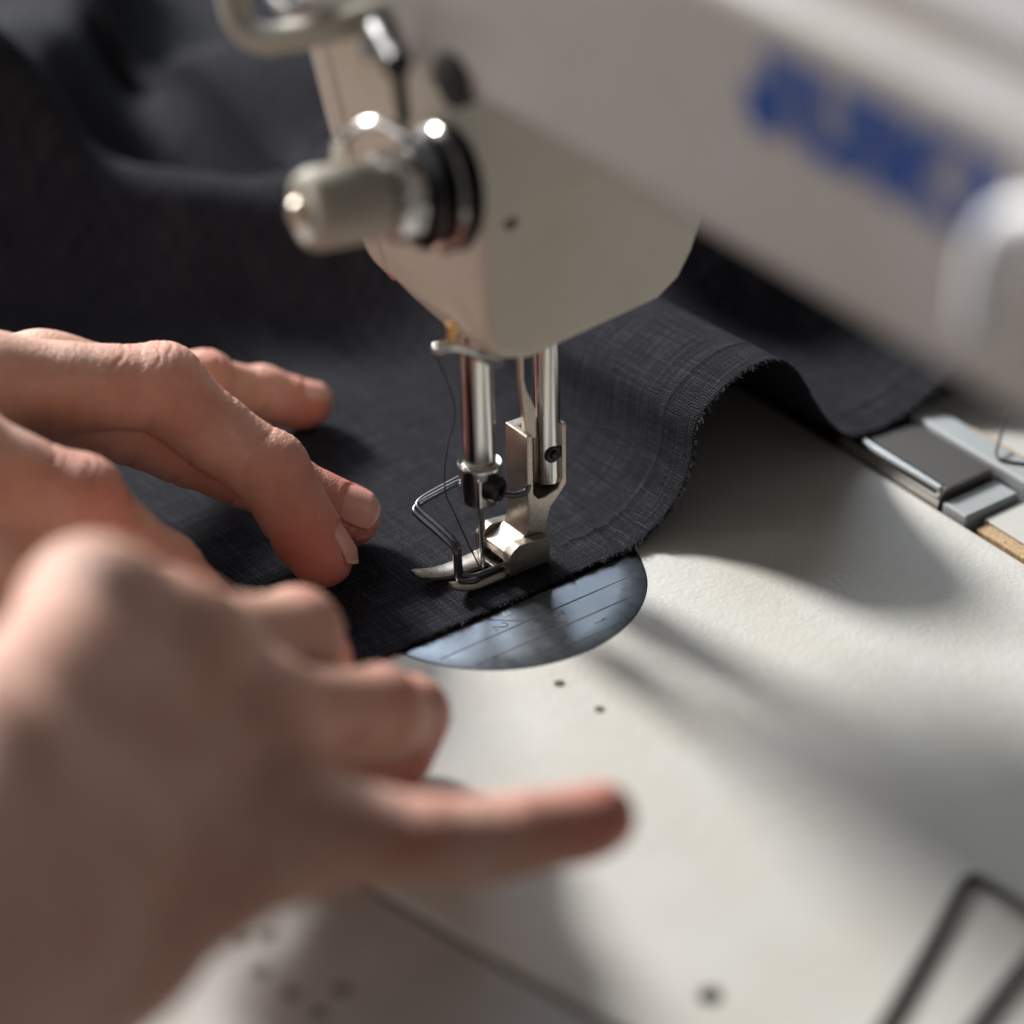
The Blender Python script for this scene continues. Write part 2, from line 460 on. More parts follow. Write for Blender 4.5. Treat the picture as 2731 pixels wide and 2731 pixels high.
# ---- arm: one long rounded beam along x
arm_prof = rounded([(-20, 131), (-21, 178.5), (60, 179.5), (66, 172), (62, 131), (40, 126), (-8, 127)],
                   [3.5, 4.5, 8, 8, 10, 8, 6], 7)
arm = prism('arm', arm_prof, -21.6, 262, M_arm, mach, 0, .6)
prism('arm_cap', rounded([(-8.5, 177), (-8.5, 185), (50, 186), (52, 177)], [.3, 2.0, 4, .3]), -18, 262, M_arm, mach, 0, .5)
prism('pillar', rounded([(-21, 0), (-21, 178.5), (62, 180), (62, 0)], [.3, 4.5, 8, .3]), 262.5, 330, M_arm, mach, 0, .6)

# ---- lower head housing
secs = [(-21.8, [(-21, 133), (-13.6, 95), (-8.6, 75), (-6.9, 69.5), (-1.5, 62), (8, 58.5), (37, 62), (44, 66), (47.5, 72), (50.5, 80), (52, 133)]),
        (-6, [(-20.6, 133), (-11.2, 95), (-8.2, 74), (-7.0, 68.5), (-2.2, 60.5), (6, 57.6), (38.5, 62), (44, 66), (47.5, 72), (50.5, 80), (52, 133)]),
        (12.6, [(-20, 133), (-8.0, 95), (-7.4, 73), (-7.0, 67), (-3.5, 62.6), (4, 60.2), (38, 62.6), (43.5, 66), (47.2, 71.5), (49.8, 78), (52, 133)]),
        (14, [(-18.6, 133), (-6.6, 95), (-6.0, 73), (-5.6, 68), (-2.6, 64.0), (4, 61.6), (37.2, 64), (42.5, 67), (45.8, 72), (48.3, 78.4), (50.6, 133)])]
V, F = [], []
for x, pr in secs: V += [(x, *p) for p in pr]
n = 11
for s in range(len(secs) - 1):
    for k in range(n): F.append((s * n + k, s * n + (k + 1) % n, (s + 1) * n + (k + 1) % n, (s + 1) * n + k))
F.append(tuple(range(n))[::-1]); F.append(tuple((len(secs) - 1) * n + k for k in range(n)))
hs = mesh_obj('head_housing', V, F, M_head, mach)
bm = bmesh.new(); bm.from_mesh(hs.data); bmesh.ops.recalc_face_normals(bm, faces=bm.faces); bm.to_mesh(hs.data); bm.free()
bevel(hs, 1.1, 4, 22)
# face plate closing the end of the head
fp = [(-21.4, 150), (-21.4, 133), (-13.9, 95), (-8.9, 75), (-7.0, 70), (-1.2, 62.5), (8, 59.2), (37, 62.6), (44, 67), (47, 72.5), (50, 80), (52, 133), (52, 176), (-14, 176), (-20, 169)]
prism('face_plate', rounded(fp, 2.5, 3), -29, -22.1, M_head, mach, 0, .8)
# step on the inner side of the head where it swells into the arm
prism('head_shoulder', rounded([(-9, 96.5), (-19, 129), (49.5, 129), (47, 99.5)], [2, .5, .5, 3]), 14.05, 17.6, M_head, mach, 0, 1.6)
c = px(1362, 592, x=14)
lathe('housing_screw', [(-1, 1.7), (.3, 1.7), (.5, 1.3), (.3, .9), (.2, .01)], c, (1, 0, 0), M_wireL, mach, 24)
c = px(1030, 718, x=-26)
lathe('face_screw', [(0, 2.4), (1.6, 2.4), (2.0, 1.9), (2.0, .01)], A(-25, c[1] + 2.2, c[2]), (0, -1, -.3), M_chrome, mach, 24)

# ---- blue lettering on the arm
def letters():
    zb, H, y0 = 156.0, 15.6, -21.15
    def slab(name, poly, x0, sx=1.0):
        P = [(x0 + a * 1.06, zb + b * H) for a, b in poly]
        # follow the slightly tilted front face
        n = len(P); yy = lambda z: -20.0 - (z - 131) / 43.0 - .05
        V = [(x, yy(z) - .12, z) for x, z in P] + [(x, yy(z) + .2, z) for x, z in P]
        F = [tuple(range(n)), tuple(range(2 * n - 1, n - 1, -1))] + [(i, n + i, n + (i + 1) % n, (i + 1) % n) for i in range(n)]
        o = mesh_obj(name, V, F, M_ink, arm)
        bm = bmesh.new(); bm.from_mesh(o.data); bmesh.ops.recalc_face_normals(bm, faces=bm.faces); bm.to_mesh(o.data); bm.free()
        return o
    x = 107.0
    slab('letter_j', [(4.4, 1), (10.0, 1), (10.0, .3), (8.7, .06), (6.6, 0), (2.6, 0), (.6, .1), (0, .34), (0, .54), (4.0, .54), (4.2, .3), (4.4, .32)], x)
    slab('letter_u', [(0, 1), (6.6, 1), (6.6, .36), (7.3, .27), (9.5, .27), (10.2, .36), (10.2, 1), (16.8, 1), (16.8, .3), (15.2, .06), (12.4, 0), (4.4, 0), (1.6, .06), (0, .3)], x + 12.2)
    slab('letter_k', [(0, 0), (0, 1), (6.6, 1), (6.6, .62), (10.2, 1), (17.6, 1), (11.2, .52), (18, 0), (10.4, 0), (6.6, .38), (6.6, 0)], x + 31.0)
    slab('letter_i', [(0, 0), (0, 1), (6.6, 1), (6.6, 0)], x + 50.5)
letters()

# ---- white moulded bracket on the arm front
br = [px(2612, 860, y=-30), px(2622, 760, y=-30), px(2645, 660, y=-30), px(2690, 600, y=-30), px(2760, 585, y=-30), px(2860, 600, y=-30)]
tube('arm_bracket', catmull(br, 6), 3.1, M_white, mach, 16)
box('bracket_foot', tuple(br[-1] + A(-3, 1, -4)), tuple(br[-1] + A(3, 9, 4)), M_white, mach, 1)

# ---- needle bar, clamp, needle
lathe('needle_bar', [(24, 3.4), (24.6, 3.62), (90, 3.62)], A(0, 0, 0), (0, 0, 1), M_chrome, mach, 48)
clamp = lathe('needle_clamp', [(20.6, 3.4), (21.0, 4.3), (22, 4.6), (29.2, 4.65), (29.8, 4.82), (30.2, 4.82), (30.4, 4.6), (30.0, 3.7)], A(0, 0, 0), (0, 0, 1), M_chrome, mach, 48)
sc = px(1310, 1300, x=6)
lathe('clamp_screw', [(-4, 2.3), (0, 2.3), (.1, 2.9), (2.6, 2.9), (3.2, 2.4), (3.2, 1.2), (2.2, 1.0), (2.2, .01)], A(3.3, -.2, 25.6), (.90, .42, 0), M_black, clamp, 28)
box('clamp_flat', (2.6, -3.2, 21.2), (4.3, 1.4, 28.6), M_chrome, clamp, .5)
tube('thread_hook', catmull([A(2.5, 4.4, 21.5), A(3.0, 7.0, 20.6), A(3.4, 9.6, 20.6), A(3.2, 10.4, 21.8)], 5), .75, M_wire, clamp)
lathe('needle', [(2.0, .25), (4, .5), (11.5, .55), (13.0, .85), (22, .85)], A(0, 0, 0), (0, 0, 1), M_chrome, mach, 20)

# ---- presser bar and its parts
lathe('presser_bar', [(19.0, 2.6), (19.3, 3.0), (95, 3.0)], A(0, 18.0, 0), (0, 0, 1), M_chrome, mach, 48)
sp = [px(*p, x=1.2)[1:] for p in [(1386, 930), (1388, 1010), (1393, 1060), (1400, 1120), (1402, 1168), (1430, 1168), (1430, 1095), (1420, 1072), (1406, 1045), (1398, 1015), (1396, 930)]]
prism('guide_finger', [tuple(q) for q in sp], -.2, 1.2, M_foot, mach, 0, .15)
ring = lathe('bar_bushing', [(56.2, 4.0), (56.2, 5.4), (56.8, 6.0), (60, 6.2), (62, 6.2)], A(-.5, 8.6, 0), (0, 0, 1), M_chrome, mach, 40)
hk = [px(1168, 930, x=9), px(1205, 925, x=9), px(1250, 935, x=8), px(1292, 955, x=6), px(1330, 968, x=4)]
tube('thread_guide', catmull(hk, 5), 1.15, M_chrome, mach, 14)
lathe('guide_pin', [(0, 1.0), (5, 1.1), (5.2, .6)], px(1208, 920, x=8), (0, 0, 1), M_brass, mach, 20)

# ---- presser foot: shank, hinge, sole with two toes, finger guard
foot = empty('presser_foot', (0, 6, 0)); foot.parent = mach; foot.location = Vector((0, 6, 40)) * MM
XR, XL = 3.7, -4.2
def Yz(u, v, x=XR): return tuple(px(u, v, x=x)[1:])
outer = [Yz(1405, 1166), Yz(1407, 1300), Yz(1410, 1395), Yz(1400, 1430), Yz(1375, 1452), Yz(1345, 1474), Yz(1350, 1500), Yz(1400, 1482), Yz(1458, 1462), Yz(1459, 1440), Yz(1461, 1385), Yz(1470, 1352), Yz(1490, 1322), Yz(1512, 1288), Yz(1512, 1128)]
slot = [Yz(1499, 1131), Yz(1499, 1276), Yz(1488, 1302), Yz(1452, 1326), Yz(1436, 1330), Yz(1424, 1318), Yz(1421, 1160)]
def cut(o, cutter):
    bo = o.modifiers.new('b', 'BOOLEAN'); bo.operation = 'DIFFERENCE'; bo.object = cutter; bo.solver = 'EXACT'
    bpy.context.view_layer.update()
    me = bpy.data.meshes.new_from_object(o.evaluated_get(bpy.context.evaluated_depsgraph_get()))
    o.modifiers.clear(); o.data = me; bpy.data.objects.remove(cutter)
shank = prism('shank', outer, XL, XR, M_foot, foot, 0)
cut(shank, prism('cutter', [(slot[0][0], slot[0][1] + 14)] + slot + [(slot[-1][0], slot[-1][1] + 14)], -1.6, XR + 6, None, foot, 0))
bevel(shank, .3, 3, 30)
cs = px(1478, 1213, x=3.2)
lathe('foot_screw', [(-5, 1.3), (-.4, 1.75), (.2, 1.75), (.2, 1.05), (.7, 1.0), (.8, .8)], cs + A(-.2, 0, 0), (1, 0, 0), M_black, foot, 28)
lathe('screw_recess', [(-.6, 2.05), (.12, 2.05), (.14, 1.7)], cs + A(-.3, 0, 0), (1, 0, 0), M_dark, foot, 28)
# sole: loft of cross sections along y, two toes separated by the needle slot
def toe(name, xa, xb, ytip, yback, xa_t, xb_t):
    V, F = [], []; ys = np.linspace(0, 1, 15)
    for t in ys:
        y = yback + (ytip - yback) * t
        lift = 0.0 if t < .45 else 2.4 * ((t - .45) / .55) ** 2.0
        a = xa + (xa_t - xa) * t ** 2; b = xb + (xb_t - xb) * t ** 2
        th = 1.55 - .35 * t
        rnd = math.sqrt(max(1 - ((t - .86) / .14) ** 2, .22)) if t > .86 else 1.0
        c = (a + b) / 2; w = (b - a) / 2 * rnd
        z0 = 1.35 + lift
        V += [(c - w, y, z0 + .25), (c - w * .8, y, z0), (c + w * .8, y, z0), (c + w, y, z0 + .25), (c + w, y, z0 + th - .25), (c + w * .85, y, z0 + th), (c - w * .85, y, z0 + th), (c - w, y, z0 + th - .25)]
    n = 8
    for i in range(len(ys) - 1):
        for k in range(n): F.append((i * n + k, i * n + (k + 1) % n, (i + 1) * n + (k + 1) % n, (i + 1) * n + k))
    F.append(tuple(range(n))[::-1]); F.append(tuple((len(ys) - 1) * n + k for k in range(n)))
    o = mesh_obj(name, V, F, M_foot, foot, True)
    bm = bmesh.new(); bm.from_mesh(o.data); bmesh.ops.recalc_face_normals(bm, faces=bm.faces); bm.to_mesh(o.data); bm.free()
    e = o.modifiers.new('es', 'EDGE_SPLIT'); e.split_angle = math.radians(50)
    return o
toe('toe', -6.6, -1.35, -14.6, 3.0, -7.6, -3.9)
toe('toe', 1.35, 4.9, -10.8, 3.0, 1.6, 4.6)
prism('sole', rounded([(-6.6, 2.2), (4.9, 2.2), (5.1, 14.5), (-6.6, 14.5)], .5), 1.35, 2.9, M_foot, foot, 2, .15)
lug = rounded([Yz(1362, 1535, 6.3), Yz(1358, 1488, 6.3), Yz(1382, 1456, 6.3), Yz(1466, 1432, 6.3), Yz(1467, 1496, 6.3)], [.1, .9, 1.2, .4, .1], 6)
prism('hinge_lug', lug, 3.85, 6.3, M_foot, foot, 0, .3)
prism('hinge_lug', lug, -6.6, -4.35, M_foot, foot, 0, .3)
lathe('hinge_pin', [(-7.0, 1.6), (6.45, 1.6)], A(0, 8.0, 5.4), (1, 0, 0), M_foot, foot, 24)
# finger guard: two parallel wires
yb = 0
def guard(dz, dy, dx):
    pts = [A(-14.0, 5.0, 17.5), A(-14.4, 0.0, 16.6), A(-14.6, -5.2, 15.6), A(-13.6, -7.4, 15.1), A(-11.5, -7.7, 14.7), A(-5, -7.2, 13.6), A(-.8, -6.9, 12.6),
           A(.5, -6.8, 11.6), A(.7, -6.7, 10), A(.8, -6.6, 6.0), A(.95, -6.3, 4.5), A(1.7, -5.4, 3.75), A(2.5, -3.4, 3.55), A(2.7, 0, 3.5), A(2.7, 4.4, 3.5), A(2.6, 6.6, 3.6)]
    return catmull([p + A(dx, dy, dz) for p in pts], 5)
tube('finger_guard', guard(0, 0, 0), .72, M_wire, foot, 12)
tube('finger_guard', guard(-.35, -1.25, .75)[:-14], .72, M_wire, foot, 12)
# lint caught in the hinge
def lint(name, c, n, spread, parent, m, r=.05, L=2.0):
    V, F = [], []
    for _ in range(n):
        p = c + np.random.normal(0, 1, 3) * spread; d = np.random.normal(0, 1, 3); d /= np.linalg.norm(d)
        e = np.random.normal(0, 1, 3); pts = [p, p + d * L * .5 + e * .2, p + d * L + e * .5]
        v, f = tube_geo(pts, r, 4, round_end=False); o = len(V); V += v; F += [tuple(i + o for i in q) for q in f]
    o = mesh_obj(name, V, F, m, parent); o['kind'] = 'stuff'; return o
lint('lint', A(-.5, 5.0, 3.6), 130, A(1.8, 1.0, .5), foot, M_fray)

# ---- thread tension assembly on the head front
ten = empty('tension_unit', (0, 0, 0)); ten.parent = mach
ax = A(-.12, -1, .10); ax = ax / np.linalg.norm(ax)
c0 = px(1142, 508, y=-22.5)
lathe('tension_disc', [(-10, 4), (-6, 4), (-6, 11.8), (-5, 12.6), (-4, 12.2), (-3.2, 8)], c0, ax, M_black, ten, 48)
lathe('tension_disc', [(-3.0, 8), (-2.4, 12.0), (-1.6, 12.8), (-.8, 12.2), (0, 7)], c0, ax, M_chrome, ten, 48)
lathe('tension_disc', [(.4, 7), (1.0, 11.0), (2.2, 11.4), (3.4, 10.2), (4.2, 6), (9, 5.5)], c0, ax, M_black, ten, 48)
lathe('spring_cup', [(4.3, 8.8), (6.5, 9.4), (9.5, 8.6), (10.5, 6)], c0, ax, M_chrome, ten, 40)
lathe('tension_knob', [(10.0, 6.5), (10.6, 7.0), (13, 7.7), (24.5, 7.7), (26.3, 6.9), (26.8, 5.6), (26.2, 3.6), (26.2, .01)], c0, ax, M_plastic, ten, 60, (30, .03))
lathe('tension_stud', [(24, 2.6), (28.2, 2.6), (29.2, 1.8), (29.3, .01)], c0, ax, M_foot, ten, 24)
kc = c0 + ax * 3
tube('check_spring', catmull([kc + A(2, -2, 13), kc + A(-6, -4, 13.5), kc + A(-13, -7, 9), kc + A(-15, -8, 4)], 6), 1.2, M_chrome, ten, 12)
# small guides above the tension unit
gb = px(1062, 140, y=-27)
lathe('thread_eyelet', [(-3, 2.8), (4, 2.8), (9, 3.4), (11, 2.6)], gb + A(3, -3, 1), (-.9, .3, .1), M_black, ten, 28)
tube('guide_rod', catmull([px(1060, 145, y=-27), px(1066, 220, y=-27), px(1078, 320, y=-26)], 5), 1.35, M_black, ten, 12)
lathe('highlight_ball', [(-2.4, .3), (-1.8, 1.6), (0, 2.4), (1.8, 1.6), (2.4, .3)], px(992, 130, y=-31), (1, 0, 0), M_chrome, ten, 24)  # chrome ball added to stand for the blurred highlight beside the rod
cc = px(1200, 215, y=-21)
lathe('lever_slot', [(-2, 5.5), (.7, 5.5), (.9, 5.0)], A(cc[0], -20.2, cc[2]), (0, -1, 0), M_dark, ten, 32)  # solid black disc; the shade of the slot opening is its colour
# polished take-up guard at the top
tk = [px(600, -160, y=-40), px(615, -40, y=-40), px(640, 60, y=-40), px(700, 102, y=-38), px(800, 92, y=-34), px(905, 70, y=-29), px(1000, 45, y=-22)]
tube('take_up_guard', catmull(tk, 7), 3.0, M_plastic, ten, 16)
tube('take_up_lever', catmull([px(720, -40, y=-36), px(760, 10, y=-36), px(830, 28, y=-33), px(960, 8, y=-22)], 6), 1.9, M_chrome, ten, 14)

# ================================================================== fabric
EX = 11.9
edge_px = [(1700, 1452), (1780, 1372), (1828, 1292), (1848, 1222), (1860, 1135), (1900, 1072), (1960, 1012), (2020, 972), (2085, 958), (2130, 990), (2170, 1060), (2210, 1120), (2260, 1158), (2320, 1166), (2395, 1132), (2480, 1062)]
prof = [A(-230, 1.0), A(-120, 1.0), A(-60, 1.0), A(-20, 1.0), A(10, 1.0), A(24, 1.0)]
for i, (u, v) in enumerate(edge_px):
    q = px(u, v, x=EX)[1:]; prof.append(A(q[0], max(q[1], 1.0) if i not in (12, 13, 14) else max(q[1], 4.3)))
prof += [A(140, 17), A(160, 26), A(190, 18), A(240, 14), A(330, 16)]
cp = catmull(prof, 10)
# resample by arc length
cp = np.array(cp); seg = np.r_[0, np.cumsum(np.linalg.norm(np.diff(cp, axis=0), axis=1))]
ss = np.arange(0, seg[-1], 1.25)
PY = np.interp(ss, seg, cp[:, 0]); PZ = np.maximum(np.interp(ss, seg, cp[:, 1]), 1.0)
xs = np.concatenate([np.arange(0, 60, .8), np.arange(60, 160, 1.6), np.arange(160, 470, 3.5)])
X = EX - xs[:, None] + 0 * PY[None]
Y = PY[None] + 0 * X
amp = np.interp(xs, [0, 30, 90, 160, 300, 480], [1.0, .97, .92, .8, .6, .5])[:, None]
Zf = 1.0 + (PZ[None] - 1.0) * amp
# fabric slack slowly shifts the wave sideways
Y = Y + np.interp(xs, [0, 80, 200, 470], [0, -6, -2, 8])[:, None] * np.exp(-((Y - 75) / 50) ** 2)
def ridge(p, q, H, w1, w2):
    """raised fold along the segment p-q; w1 towards the camera, w2 away"""
    p = np.asarray(p)[:2]; q = np.asarray(q)[:2]; d = q - p; L = np.linalg.norm(d); d = d / L; nn = A(-d[1], d[0])
    if nn @ A(1, -.6) < 0: nn = -nn
    a = (X - p[0]) * d[0] + (Y - p[1]) * d[1]; b = (X - p[0]) * nn[0] + (Y - p[1]) * nn[1]
    end = 1 / (1 + np.exp(-(a + 10) / 8)) * 1 / (1 + np.exp((a - L - 10) / 8))
    return H * end * np.exp(-(np.abs(b) / np.where(b > 0, w1, w2)) ** 2.2)
Zf = Zf + ridge(px(-250, 385, z=32), px(1120, 550, z=30), 31, 17, 13)
Zf = Zf + ridge(px(420, 290, z=22), px(1100, 410, z=18), 19, 26, 12)
Zf = Zf + ridge(px(-260, 385, z=30), px(90, 375, z=30), 28, 15, 60) + ridge(px(100, 370, z=30), px(250, -200, z=32), 28, 15, 90)
Zf = Zf + ridge((-78, 112), (-70, 300), 42, 26, 24)  # hidden fold added behind the head to shade the cloth beyond
# gentle unevenness away from the foot
rr = np.hypot(X, Y)
Zf = Zf + np.clip((rr - 30) / 60, 0, 1) * .9 * (np.sin(X * .075 + Y * .05) + np.sin(X * .04 - Y * .11 + 1) + 1.2) * .5
Zf = Zf + .35 * np.exp(-((xs[:, None] - 10.5) / .7) ** 2) * (Y > 20)
# strain ripples radiating from the foot
Zf = Zf + .35 * np.exp(-((Y - 30) / 14) ** 2) * np.exp(-(X / 30) ** 2) * (1 + np.sin(Y * 1.1 + X * .25))
jit = (np.random.rand(len(ss)) - .5) * .5 + .5 * np.interp(np.arange(len(ss)), np.arange(0, len(ss) + 4, 4), (np.random.rand(len(ss) // 4 + 2)[:len(np.arange(0, len(ss) + 4, 4))] - .5))
X[0] += jit; X[1] += jit * .4
nx, ns = X.shape
V = np.stack([X, Y, Zf], -1).reshape(-1, 3)
idx = np.arange(nx * ns).reshape(nx, ns)
F = np.stack([idx[:-1, :-1], idx[:-1, 1:], idx[1:, 1:], idx[1:, :-1]], -1).reshape(-1, 4)
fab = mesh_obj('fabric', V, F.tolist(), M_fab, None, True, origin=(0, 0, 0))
tag(fab, 'charcoal woven fabric with a frayed raw edge being sewn under the presser foot', 'fabric')
uvl = fab.data.uv_layers.new(name='mm')
UVv = np.stack([xs[:, None] + 0 * ss[None], ss[None] + 0 * xs[:, None]], -1).reshape(-1, 2)
li = np.empty(len(fab.data.loops), int); fab.data.loops.foreach_get('vertex_index', li)
uvl.data.foreach_set('uv', UVv[li].ravel())
so = fab.modifiers.new('thick', 'SOLIDIFY'); so.thickness = .55 * MM; so.offset = -1
if fab.data.polygons[0].normal.z < 0: fab.data.flip_normals()
# frayed fibres along the raw edge
V, F = [], []
e3 = np.stack([X[0], Y[0], Zf[0]], -1)
for _ in range(1500):
    k = random.randrange(len(ss) - 1); t = random.random()
    if not (-60 < Y[0, k] < 135): continue
    p = e3[k] * (1 - t) + e3[k + 1] * t
    along = e3[k + 1] - e3[k]; along = along / np.linalg.norm(along)
    long_ = random.random() < .05 and 35 < Y[0, k] < 80
    L = random.uniform(.4, 1.3) if not long_ else random.uniform(2, 4.5)
    d = A(1, 0, -.25) + along * random.uniform(-1.1, 1.1) + A(0, 0, random.uniform(-.5, .5)) - (A(.5, 0, 1.0) if long_ else 0)
    d = d / np.linalg.norm(d); e = np.random.normal(0, .25, 3)
    pts = [p - d * .3, p + d * L * .5 + e * L * .4, p + d * L + e * L]
    if min(q[2] for q in pts) < .1: continue
    v, f = tube_geo(pts, random.uniform(.045, .09), 4, round_end=False); o = len(V); V += v; F += [tuple(i + o for i in q) for q in f]
fr = mesh_obj('frayed_fibres', V, F, M_fray, fab); fr['kind'] = 'stuff'

# ================================================================== hands
def surface_nets(f, org, h):
    s = f < 0
    nx, ny, nz = f.shape
    c = np.zeros((nx - 1, ny - 1, nz - 1), np.uint8)
    for i in (0, 1):
        for j in (0, 1):
            for k in (0, 1): c += s[i:nx - 1 + i, j:ny - 1 + j, k:nz - 1 + k]
    act = np.argwhere((c > 0) & (c < 8))
    ids = -np.ones(c.shape, np.int32); ids[tuple(act.T)] = np.arange(len(act))
    acc = np.zeros((len(act), 3)); cnt = np.zeros(len(act))
    corners = [(i, j, k) for i in (0, 1) for j in (0, 1) for k in (0, 1)]
    val = {q: f[act[:, 0] + q[0], act[:, 1] + q[1], act[:, 2] + q[2]] for q in corners}
    for a in corners:
        for d in range(3):
            if a[d]: continue
            b = tuple(a[i] + (i == d) for i in range(3))
            fa, fb = val[a], val[b]; m = (fa < 0) != (fb < 0)
            t = fa[m] / (fa[m] - fb[m])
            p = np.repeat(np.array([a], float), m.sum(), 0); p[:, d] += t
            acc[m] += p; cnt[m] += 1
    verts = (act + acc / cnt[:, None]) * h + org
    faces = []
    for d in range(3):
        e = [(1, 2), (2, 0), (0, 1)][d]
        sl0 = [slice(None)] * 3; sl1 = [slice(None)] * 3; sl0[d] = slice(0, -1); sl1[d] = slice(1, None)
        ch = s[tuple(sl0)] != s[tuple(sl1)]
        q = np.argwhere(ch)
        ok = (q[:, e[0]] > 0) & (q[:, e[1]] > 0) & (q[:, e[0]] < f.shape[e[0]] - 1) & (q[:, e[1]] < f.shape[e[1]] - 1)
        q = q[ok]; u = np.zeros(3, int); v = np.zeros(3, int); u[e[0]] = 1; v[e[1]] = 1
        quad = np.stack([ids[tuple((q - u - v).T)], ids[tuple((q - v).T)], ids[tuple(q.T)], ids[tuple((q - u).T)]], -1)
        inside = s[tuple(q.T)]
        quad[~inside] = quad[~inside][:, ::-1]
        faces.append(quad)
    return verts, np.concatenate(faces)

def smin(a, b, k):
    h = np.maximum(k - np.abs(a - b), 0) / k
    return np.minimum(a, b) - h * h * k * .25

class Field:
    def __init__(s, lo, hi, h):
        s.lo, s.h = np.asarray(lo, float), h; s.n = np.ceil((np.asarray(hi) - s.lo) / h).astype(int) + 1
        s.ax = [(s.lo[i] + np.arange(s.n[i]) * h).astype(np.float32) for i in range(3)]
    def new(s): return np.full(s.n, 50.0, np.float32)
    def cone(s, f, a, b, ra, rb, k):
        a = np.asarray(a, float); b = np.asarray(b, float); pad = k + 2
        lo = np.minimum(a - ra, b - rb) - pad; hi = np.maximum(a + ra, b + rb) + pad
        i0 = np.clip(((lo - s.lo) / s.h).astype(int), 0, s.n); i1 = np.clip(((hi - s.lo) / s.h).astype(int) + 2, 0, s.n)
        if np.any(i1 <= i0): return
        sl = tuple(slice(i0[i], i1[i]) for i in range(3))
        x, y, z = [s.ax[i][sl[i]] for i in range(3)]
        x = x[:, None, None] - a[0]; y = y[None, :, None] - a[1]; z = z[None, None, :] - a[2]
        d = b - a; L2 = max(d @ d, 1e-6)
        t = np.clip((x * d[0] + y * d[1] + z * d[2]) / L2, 0, 1)
        te = t * t * (3 - 2 * t) * .5 + t * .5
        dist = np.sqrt((x - t * d[0]) ** 2 + (y - t * d[1]) ** 2 + (z - t * d[2]) ** 2) - (ra + (rb - ra) * te)
        f[sl] = smin(f[sl], dist.astype(np.float32), k)

def unit(v): v = np.asarray(v, float); return v / np.linalg.norm(v)

